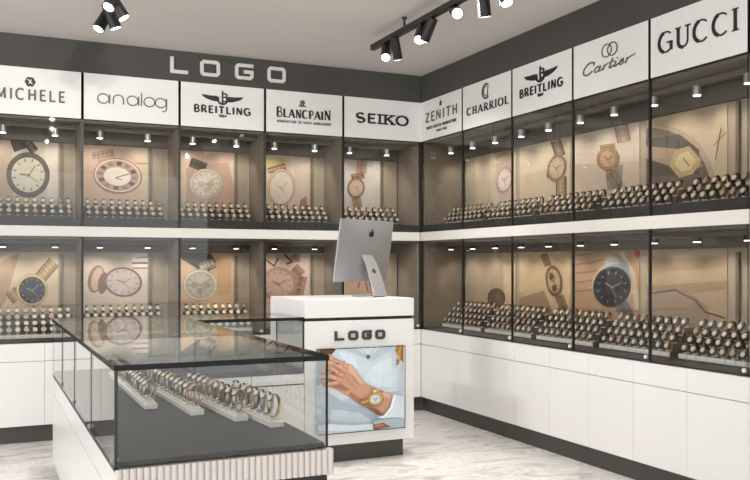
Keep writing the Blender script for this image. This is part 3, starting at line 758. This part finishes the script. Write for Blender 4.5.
# counter trays (inside the long counter)
CZ = .715
rows4 = [((.815, 5.94), (.805, 4.50), 15), ((.94, 5.26), (.982, 4.215), 11), ((1.08, 4.80), (1.138, 3.967), 9), ((1.20, 4.36), (1.245, 3.749), 7)]
TN = ['leftmost', 'second', 'third', 'rightmost']
for q, (a, b, n) in enumerate(rows4):
    a, b = V((*a, 0)), V((*b, 0)); d = (b - a).normalized(); L = (b - a).length; nrm = V((-d.y, d.x, 0)); c = (a + b) / 2
    t = thing('watch_tray', (c.x, c.y, CZ), 'long white watch tray inside the front glass counter, %s of the four' % TN[q], 'tray', 'white trays in the glass counter')
    MB().obox((c.x, c.y, CZ + .014), d * (L / 2), nrm * .034, V((0, 0, .014))).build('tray_base', M['tray'], t, bevel=.003)
    MB().obox((c.x, c.y, CZ + .0315), d * (L / 2 - .01), nrm * .024, V((0, 0, .0035))).build('tray_pad', M['cushion'], t)
    for i in range(n):
        f = (i + .5) / n; p = a + (b - a) * f
        kd = [2, 0, 4, 1, 1, 3, 2, 5, 0][(i * 2 + q * 3) % 9]
        rz = math.atan2(d.y, d.x) + .50
        side = 'front' if n - i <= 11 else 'back'
        idx = ORD[n - 1 - i] if n - i <= 11 else ORD[i]
        JOBS.append((0, kd, True, V((p.x, p.y, CZ + .035)), rz, '%s watch from the %s end on %s white tray in glass counter' % (idx, side, TN[q]), 'wristwatches on the white counter trays'))
JOBS.sort(key=lambda j: j[0])
for j in JOBS[:300]: place_watch(*j[1:])
sl = [M[x] for x in ('silver', 'gold', 'leather', 'rose', 'pearl', 'ivory', 'grey', 'cushion')]; ix = {m: i for i, m in enumerate(('silver', 'gold', 'leather', 'rose', 'pearl', 'ivory', 'grey', 'cushion'))}
rest = MB()
for (_, kd, big, loc, rz, lab, grp) in JOBS[300:]:
    nm, s, c, d = KINDS[kd]; X = Matrix.Translation(loc) @ Matrix.Rotation(rz, 4, 'Z')
    for mb, m in zip(watch_meshes(s, c, d, big), (s, c, d, 'cushion')):
        rest.add([X @ V(v) for v in mb.v], mb.f, ix[m], True)
o = rest.build('far_wristwatch', sl); tag(o, 'rows of many small wristwatches on the farthest back wall trays', 'watch'); o['kind'] = 'stuff'

# ------------------------------------------------------------------ glass display counters
AX0, AX1, AY0, AY1 = .463, 1.333, 3.343, 6.41
GZ0, GZ1 = .696, 1.085
BX1, BY0 = 2.128, 5.80
t = thing('display_counter', ((AX0 + AX1) / 2, (AY0 + AY1) / 2, 0), 'long glass topped display counter with fluted front and trays of watches', 'counter')
MB().box(AX0 + .02, AX1 - .02, AY0 + .03, AY1 - .003, .08, GZ0 - .02).build('cabinet_body', M['white'], t)
MB().box(AX0 + .06, AX1 - .06, AY0 + .07, AY1 - .03, 0, .079).build('kick_plate', M['kick'], t)
for i in range(4):
    y0 = AY0 + .765 * i; y1 = min(y0 + .765, AY1)
    MB().box(AX0, AX0 + .0195, y0 + .0012, y1 - .0012, .5645, GZ0 - .021).build('drawer_front', M['white'], t, bevel=.001)
    MB().box(AX0, AX0 + .0195, y0 + .0012, y1 - .0012, .082, .5605).build('door', M['white'], t, bevel=.001)
# fluted apron under the front glass
mb = MB(); nfl = 34; x0, x1 = AX0, AX1 + .022; wfl = (x1 - x0) / nfl; prof = []
for i in range(nfl):
    for j in range(6):
        a = PI * j / 6; prof.append((x0 + wfl * (i + .5 - .5 * math.cos(a)), AY0 - .004 - .012 * math.sin(a)))
prof.append((x1, AY0 - .004)); prof += [(x1, AY0 + .028), (x0 + .02, AY0 + .028), (x0 + .02, AY0)]
mb.slab([V((p[0], p[1], .585)) for p in prof], (0, 0, GZ0 - .008 - .585)); mb.build('fluted_panel', M['flute'], t)
MB().box(AX0 + .02, AX1, AY0 + .012, AY0 + .029, .545, .584).build('shadow_rail', M['black'], t)
MB().box(AX0 + .0, AX1, AY0, AY0 + .0295, .082, .544).build('front_panel', M['white'], t, bevel=.001)
MB().box(AX0 + .0, AX1, AY0 + .03, AY1, GZ0 - .0195, GZ0 + .0).build('bottom_rail', M['black'], t)
MB().box(AX0 + .012, AX1 - .012, AY0 + .012, AY1 - .012, GZ0 + .0005, CZ - .001).build('case_floor', M['dark'], t)
MB().box(AX0 - .004, AX1 + .004, AY0 - .004, AY1 + .004, GZ1 - .022, GZ1, edge=(2, 1)).build('glass_top', [M['gtop'], M['gedge']], t)
zg0, zg1 = GZ0 + .001, GZ1 - .0225
for i in range(4):
    y0 = AY0 + .765 * i; y1 = min(y0 + .765, AY1)
    g = MB().box(AX0, AX0 + .008, y0 + .002, y1 - .002, zg0, zg1, edge=(0, 1)).build('side_glass', [M['cpane'], M['gedge']], t)
    MB().box(AX0 - .002, AX0 + .010, y0 - .004, y0 + .004, zg0, zg1).build('glass_joint', M['black'], t)
    MB().cyl((AX0 - .012, y0 + .03, zg0 + .02), (AX0 + .016, y0 + .03, zg0 + .02), .011, n=10).build('glass_clip', M['alu'], g)
MB().box(AX0 + .0085, AX1 - .0085, AY0, AY0 + .008, zg0, zg1, edge=(1, 1)).build('front_glass', [M['cpane'], M['gedge']], t)
MB().box(AX1 - .008, AX1, AY0 + .001, BY0 - .01, zg0, zg1, edge=(0, 1)).build('side_glass', [M['cpane'], M['gedge']], t)
MB().box(AX0 + .0085, AX1 - .0085, AY1 - .008, AY1, zg0, zg1, edge=(1, 1)).build('back_glass', [M['cpane'], M['gedge']], t)

t = thing('display_counter', ((AX1 + BX1) / 2, (BY0 + AY1) / 2, 0), 'short empty glass display counter joining the long counter to the desk', 'counter')
X0 = AX1 + .006
MB().box(X0, BX1 - .004, BY0 + .02, AY1 - .003, .08, GZ0 - .02).build('cabinet_body', M['white'], t)
MB().box(X0 + .01, BX1 - .01, BY0 + .06, AY1 - .03, 0, .079).build('kick_plate', M['kick'], t)
for i in range(2):
    a = X0 + i * (BX1 - X0) / 2; b = a + (BX1 - X0) / 2 - .003
    MB().box(a + .001, b, BY0, BY0 + .0195, .606, GZ0 - .021).build('drawer_front', M['white'], t, bevel=.001)
    MB().box(a + .001, b, BY0, BY0 + .0195, .082, .594).build('door', M['white'], t, bevel=.001)
MB().box(X0, BX1 - .004, BY0 + .0196, BY0 + .02, .596, .604).build('groove', M['black'], t)
MB().box(X0, BX1 - .004, BY0, AY1, GZ0 - .0195, GZ0).build('bottom_rail', M['black'], t)
MB().box(X0 + .01, BX1 - .012, BY0 + .012, AY1 - .012, GZ0 + .0005, CZ - .001).build('case_floor', M['dark'], t)
MB().box(X0, BX1 - .002, BY0 - .004, AY1 + .004, GZ1 - .022, GZ1, edge=(2, 1)).build('glass_top', [M['gtop'], M['gedge']], t)
MB().box(X0, BX1 - .012, BY0, BY0 + .008, zg0, zg1, edge=(1, 1)).build('front_glass', [M['cpane'], M['gedge']], t)
MB().box(X0, BX1 - .012, AY1 - .008, AY1, zg0, zg1, edge=(1, 1)).build('back_glass', [M['cpane'], M['gedge']], t)
MB().box(BX1 - .0115, BX1 - .003, BY0, AY1, zg0, zg1, edge=(0, 1)).build('side_glass', [M['cpane'], M['gedge']], t)

# ------------------------------------------------------------------ reception desk
DX0, DX1, DY0, DY1 = 2.13, 3.022, 5.80, 6.60
t = thing('reception_desk', ((DX0 + DX1) / 2, (DY0 + DY1) / 2, 0), 'tall white reception desk carrying a photo panel and the silver monitor', 'desk')
MB().box(DX0, DX1, DY0, DY1, 1.075, 1.21).build('top_slab', M['white'], t, bevel=.003)
MB().box(DX0 + .015, DX1 - .015, DY0 + .012, DY1 - .015, 1.052, 1.0745).build('shadow_gap', M['black'], t)
MB().box(DX0, DX1, DY0, DY1, .135, 1.0515).build('desk_body', M['white'], t, bevel=.003)
MB().box(DX0 + .06, DX1 - .07, DY0 + .05, DY1 - .05, 0, .1345).build('kick_plate', M['kick'], t)
FD = Frame((0, DY0, 0), (1, 0, 0), (0, 0, 1))
def sl_(mb, c): mb.build('letter', M['logod'], t, label='raised dark metal letter %s' % c)
square_text(FD, [(2.362, 2.436), (2.47, 2.55), (2.582, 2.66), (2.692, 2.772)], .905, .07, .09, sl_, depth=.016, wd=.019)
SOFT = False
# printed picture on the desk front (coordinates measured on the print, 500 x 440 units)
PX0, PX1, PZ0, PZ1 = 2.216, 2.922, .228, .853
class Panel(Poster):
    def to(s, u, v): return ((u - 24) / (465 - 24) * s.w, (1 - (v - 34) / (448 - 34)) * s.h)
pp = Panel(Frame((PX0, DY0 - .0065, PZ0), (1, 0, 0), (0, 0, 1)), PX1 - PX0, PZ1 - PZ0, (186, 202, 214))
KN, KN2, KN3 = (208, 220, 228), (192, 206, 215), (170, 185, 195)
# knitted jumper
pp.poly([(110, 30), (200, 60), (300, 110), (400, 60), (440, 30), (470, 120), (470, 260), (24, 300), (24, 30)], KN)
pp.poly([(24, 60), (90, 90), (60, 200), (24, 220)], KN3); pp.poly([(24, 210), (110, 260), (200, 330), (250, 400), (24, 450)], KN2)
pp.poly([(80, 250), (160, 300), (250, 330), (330, 380), (320, 450), (60, 450)], KN3); pp.poly([(100, 330), (240, 360), (300, 400), (280, 430), (90, 400)], KN2)
pp.poly([(430, 170), (470, 120), (470, 300), (440, 290)], KN2); pp.poly([(400, 60), (440, 40), (430, 160), (410, 130)], KN2)
pp.poly([(130, 50), (200, 70), (240, 140), (210, 140), (150, 90)], (218, 232, 240)); pp.poly([(300, 130), (400, 90), (410, 240), (330, 240), (260, 200)], (216, 230, 238))
for i in range(9): pp.line([(120 + i * 34, 60 + abs(4 - i) * -4 + 20), (126 + i * 33, 240)], 1.2, (198, 214, 226))
# neckline skin and necklace
pp.poly([(215, 30), (350, 30), (320, 62), (282, 84), (250, 66)], (214, 218, 222)); pp.line([(240, 36), (262, 62), (281, 82), (300, 62), (322, 38)], 2.2, (150, 132, 116)); pp.poly([(270, 80), (281, 74), (292, 80), (288, 92), (278, 94)], (92, 92, 98))
# hair locks
for (a, b, c, d, col) in [(24, 34, 110, 44, (110, 84, 50)), (30, 36, 84, 80, (146, 112, 64)), (40, 40, 120, 62, (92, 70, 44))]:
    pp.poly([(a, b), (c, b), (c - 20, d), (d, d + 20), (a, d + 10)], col)
pp.poly([(430, 34), (465, 28), (468, 120), (446, 110), (424, 136), (440, 90), (420, 60)], (168, 128, 70)); pp.line([(452, 36), (440, 80), (446, 130)], 6, (206, 164, 92)); pp.line([(462, 40), (458, 90), (464, 124)], 5, (120, 88, 48)); pp.line([(430, 100), (434, 134)], 4, (120, 88, 48))
# forearm and hand
HS, HL, HD, HK = (204, 156, 130), (222, 180, 154), (172, 122, 98), (136, 92, 74)
pp.poly([(150, 110), (198, 118), (236, 176), (268, 216), (330, 250), (408, 280), (398, 340), (350, 384), (322, 370), (276, 330), (232, 312), (180, 272), (120, 236), (82, 220), (86, 180), (120, 150)], HS)
pp.poly([(150, 112), (196, 120), (232, 178), (260, 214), (240, 216), (200, 170), (168, 140)], HL); pp.poly([(300, 240), (404, 280), (392, 300), (330, 276)], HL)
pp.poly([(180, 272), (232, 312), (322, 370), (350, 384), (360, 370), (290, 320), (240, 286), (190, 250)], HD); pp.poly([(270, 330), (322, 372), (350, 384), (330, 350)], HK)
pp.poly([(100, 196), (150, 214), (190, 240), (160, 246), (110, 226), (84, 214)], HD)
pp.line([(196, 170), (212, 196), (238, 220)], 3, HD); pp.line([(168, 176), (190, 210), (220, 244)], 2.5, HD)
# five fingers, knuckled
def finger(pts, w, tip=True):
    pp.line(pts, w + 3, HD); pp.line([(x - 1, y - 2) for x, y in pts], w - 2, HS); pp.line([(x - 2, y - w * .22) for x, y in pts], w * .34, HL)
    for (x, y) in pts[:-1]: pp.ell(x, y - 1, w / 2 - 1, w / 2 - 1, HS)
    pp.ell(pts[0][0] - 2, pts[0][1] - 3, w * .22, w * .2, HL)
finger([(82, 72), (104, 92), (150, 116), (176, 132)], 22); finger([(64, 104), (110, 112), (152, 138), (170, 152)], 24)
finger([(50, 138), (86, 126), (130, 160), (154, 172)], 24); finger([(40, 170), (84, 168), (122, 184), (142, 194)], 22); finger([(52, 208), (92, 206), (128, 204)], 18)
for q in ([(92, 146), (112, 154)], [(84, 184), (104, 190)], [(112, 106), (132, 112)]): pp.line(q, 4, HK)
pp.line([(122, 104), (134, 96)], 5, (196, 154, 84)); pp.line([(150, 98), (158, 98)], 4, HD)
# bracelet watch
pp.links([(240, 306), (276, 300)], 26, (206, 168, 106), (126, 90, 52), 3); pp.links([(300, 262), (318, 250)], 28, (226, 190, 128), (150, 110, 64), 3); pp.links([(330, 268), (350, 270)], 30, (206, 168, 106), (140, 100, 56), 3)
pp.ell(312, 296, 40, 33, (120, 86, 50)); pp.ell(311, 294, 37, 30, (214, 174, 112)); pp.ell(310, 294, 28, 23, (96, 74, 50)); pp.ell(310, 294, 26, 21, (214, 222, 226)); pp.ell(302, 290, 6, 5, (176, 190, 204)); pp.ell(318, 292, 6, 5, (176, 190, 204)); pp.ell(310, 304, 6, 5, (176, 190, 204)); pp.line([(310, 294), (322, 284)], 2, (70, 70, 80)); pp.line([(310, 294), (300, 302)], 2, (70, 70, 80))
pp.ell(306, 252, 8, 5, (244, 214, 178))
# cuffs
pp.poly([(404, 276), (440, 290), (470, 292), (470, 400), (400, 390), (350, 392), (322, 384), (350, 380), (386, 346)], (214, 226, 234)); pp.poly([(404, 276), (418, 282), (402, 340), (350, 392), (322, 382), (352, 378), (386, 340)], (232, 240, 246))
for i in range(3): pp.line([(420 + i * 14, 292), (408 + i * 16, 340), (380 + i * 20, 384)], 2.4, KN2)
pp.poly([(300, 400), (400, 394), (470, 404), (470, 450), (300, 450)], KN3); pp.poly([(24, 400), (80, 396), (180, 412), (294, 414), (296, 450), (24, 450)], (212, 222, 232)); pp.poly([(24, 424), (150, 436), (296, 440), (296, 450), (24, 450)], KN2)
pp.poly([(296, 418), (350, 412), (390, 436), (300, 446)], HK); pp.poly([(300, 420), (340, 416), (360, 426), (310, 434)], HD)
for i in range(4): pp.line([(60 + i * 55, 402 + i * 3), (70 + i * 55, 446)], 2, KN2)
for q in ([(24, 36), (465, 36)], [(463, 34), (463, 448)], [(24, 446), (465, 446)]): pp.line(q, 4, (52, 50, 48))
tag(pp.mb.build('photo_panel', pp.mats), 'square photo panel of a gold watch on a wrist, fixed to desk front', 'photo panel')

# ------------------------------------------------------------------ monitor on the desk
nh = V((.437, -.90, 0)).normalized(); wd = V((.90, .437, 0)).normalized()
tl = math.radians(9)
nb = (nh * math.cos(tl) - V((0, 0, 1)) * math.sin(tl)).normalized(); upv = (V((0, 0, 1)) * math.cos(tl) + nh * math.sin(tl)).normalized()
cm = V((2.765, 6.16, 1.575))
t = thing('computer_monitor', (cm.x + nh.x * .1, cm.y + nh.y * .1, 1.21), 'slim silver computer monitor seen from behind on the white desk', 'monitor')
hw, hh = .325, .245
mb = MB()
def grid_back():        # gently domed back shell
    n = 8; vs = []; fs = []
    for i in range(n + 1):
        for j in range(n + 1):
            a, b = i / n * 2 - 1, j / n * 2 - 1
            d = .006 + .026 * (1 - abs(a) ** 2.5) * (1 - abs(b) ** 2.5)
            vs.append(cm + wd * hw * a + upv * hh * b + nb * d)
    for i in range(n):
        for j in range(n): fs.append((i * (n + 1) + j, (i + 1) * (n + 1) + j, (i + 1) * (n + 1) + j + 1, i * (n + 1) + j + 1))
    mb.add(vs, fs, 0, True)
    ring = [i * (n + 1) for i in range(n + 1)] + [n * (n + 1) + j for j in range(1, n + 1)] + [i * (n + 1) + n for i in range(n - 1, -1, -1)] + [j for j in range(n - 1, 0, -1)]
    fr = [vs[k] - nb * .012 for k in ring]; m = len(ring)
    mb.add([vs[k] for k in ring] + fr, [(k, (k + 1) % m, m + (k + 1) % m, m + k) for k in range(m)] + [list(range(m, 2 * m))], 0)
grid_back(); mb.build('back_shell', M['alu'], t)
MB().obox(cm + nb * -.008, wd * (hw - .004), upv * (hh - .004), nb * .0018).build('screen', M['black'], t)
Fm = Frame(cm + nb * .0335, wd, upv)
# fruit shaped emblem with a bite and a leaf
mb = MB(); R_ = .024; pts = []
for i in range(40):
    a = 2 * PI * i / 40; rr_ = R_ * (1 + .10 * math.cos(2 * a)) * (1 - .16 * max(0, math.sin(a)) ** 10 - .1 * max(0, -math.sin(a)) ** 10)
    x, y = rr_ * math.cos(a) * .98, rr_ * math.sin(a) * 1.08
    dx, dy = x - .026, y - .003
    if dx * dx + dy * dy < .0125 ** 2:
        k = .0125 / math.hypot(dx, dy); x, y = .026 + dx * k, .003 + dy * k
    pts.append((x, y))
cy = .138
mb.slab([Fm.p(p[0] + .03, cy + p[1], -.006) for p in pts][::-1], nb * .0075)
mb.slab([Fm.p(.03 + x, cy + y, -.006) for x, y in [(0, .024), (.010, .028), (.013, .040), (.003, .036)]], nb * .0075)
mb.build('back_emblem', M['ink'], t)
# curved stand: hinge in the middle of the back, sweeping down to the desk
prof = [cm + nb * .020 + upv * -.02, cm + nh * .07 - V((0, 0, .10)), cm + nh * .128 - V((0, 0, .24)), V((cm.x, cm.y, 1.222)) + nh * .165, V((cm.x, cm.y, 1.2165)) + nh * .14, V((cm.x, cm.y, 1.2165)) - nh * .06]
mb = MB(); hwid = [.064, .068, .076, .08, .082, .084]; vs = []
nn = [nb, (nh + V((0, 0, .35))).normalized(), (nh + V((0, 0, .3))).normalized(), (nh + V((0, 0, 1))).normalized(), V((0, 0, 1)), V((0, 0, 1))]
for q, w, n_ in zip(prof, hwid, nn):
    for sd in (-1, 1):
        for th in (-1, 1): vs.append(q + wd * w * sd + n_ * .0045 * th)
fs = []
for i in range(len(prof) - 1):
    a, b = 4 * i, 4 * i + 4
    fs += [(a, b, b + 2, a + 2), (a + 1, a + 3, b + 3, b + 1), (a, a + 1, b + 1, b), (a + 2, b + 2, b + 3, a + 3)]
fs += [(0, 2, 3, 1), (20, 21, 23, 22)]
mb.add(vs, fs, 0); st_ = mb.build('stand', M['alud'], t, bevel=.002)
hc = prof[1].lerp(prof[2], .45)
dv = (prof[2] - prof[1]).normalized(); fn = wd.cross(dv).normalized()
if fn.dot(nh) < 0: fn = -fn
MB().cyl(hc - fn * .002, hc + fn * .0056, .021, n=20).build('cable_hole', M['kick'], st_)

# ------------------------------------------------------------------ ceiling track lights
def track(X, y0, y1, z, heads, label):
    t = thing('track_light', (X, y0, ZC), label, 'track light', 'ceiling track lights')
    MB().box(X - .022, X + .022, y1, y0, z - .022, z + .022).build('rail', M['black'], t, bevel=.002)
    for yy in (y0 - .58, y0 - 2.0): 
        if yy > y1: MB().cyl((X, yy, z + .022), (X, yy, ZC), .009, n=8).cyl((X, yy, ZC - .012), (X, yy, ZC), .02, n=10).build('hanging_rod', M['black'], t)
    for (yy, d, on) in heads:
        d = V(d).normalized(); pv = V((X, yy, z - .024)); c = pv + V((0, 0, -.035))
        h = MB().cyl(c - d * .045, c + d * .125, .036, .041, n=18)
        o = h.build('spot_head', M['black'], t)
        MB().cyl(pv, c, .012, n=8).build('bracket', M['black'], o)
        MB().cyl(c + d * .1252, c + d * .1285, .034, n=18).build('lamp_lens', M['lens'], o)
        lamp('track_spot', 'SPOT', c + d * .14, E_TRACK * on, (1, .985, .965), aim=c + d * 2, size=.012, angle=110, blend=.9)
E_TRACK = 72
track(2.93, 6.36, 1.6, 3.25, [(6.10, (-.30, -.55, -.75), 1), (5.94, (.35, .35, -.9), 1), (5.50, (-.42, -.45, -.8), 1), (5.36, (-.15, .55, -.8), 1), (5.02, (-.35, -.85, -.4), 1), (4.66, (.3, .3, -.9), .4), (4.46, (.1, -.4, -.9), .6), (3.4, (-.12, .9, -.25), .45), (2.6, (.55, .2, -.8), .1), (2.0, (-.5, .6, -.6), .5)], 'black ceiling track with spot heads, right of room centre')  # heads nearest the camera are unseen, added to brighten walls, signs and floor
track(.79, 6.15, 1.6, 3.25, [(6.10, (-.45, -.15, -.85), 1), (5.98, (.35, .05, -.9), 1), (5.76, (.5, -.1, -.85), 1), (5.60, (-.45, -.3, -.8), 1), (4.4, (-.25, .9, -.3), .7), (3.6, (.12, .9, -.25), .6), (2.8, (.1, .75, -.6), .4)], 'black ceiling track with spot heads at top left')  # unseen heads toward the camera are extra, aimed to lift the back wall

# ------------------------------------------------------------------ even world fill light, added to brighten the open-sided room; camera
w = bpy.data.worlds.new('fill_world'); bpy.context.scene.world = w; w.use_nodes = True
bg = w.node_tree.nodes['Background']; bg.inputs['Color'].default_value = (.965, .985, 1.0, 1); bg.inputs['Strength'].default_value = 2.45
cam = bpy.data.cameras.new('camera'); co = bpy.data.objects.new('camera', cam); COL.objects.link(co)
cam.sensor_fit = 'HORIZONTAL'; cam.sensor_width = 36; cam.lens = FPX / 750 * 36; cam.shift_y = 24 / 750; cam.clip_start = .05
co.location = EYE; co.rotation_euler = (PI / 2, 0, -math.atan2(FW.x, FW.y))
sc = bpy.context.scene; sc.camera = co
sc.view_settings.view_transform = 'Standard'; sc.view_settings.look = 'None'; sc.view_settings.gamma = 1; sc.view_settings.use_curve_mapping = False
sc.view_settings.exposure = 0.16
sc.cycles.transparent_max_bounces = 24; sc.cycles.max_bounces = 10
sc.cycles.caustics_reflective = False; sc.cycles.caustics_refractive = False
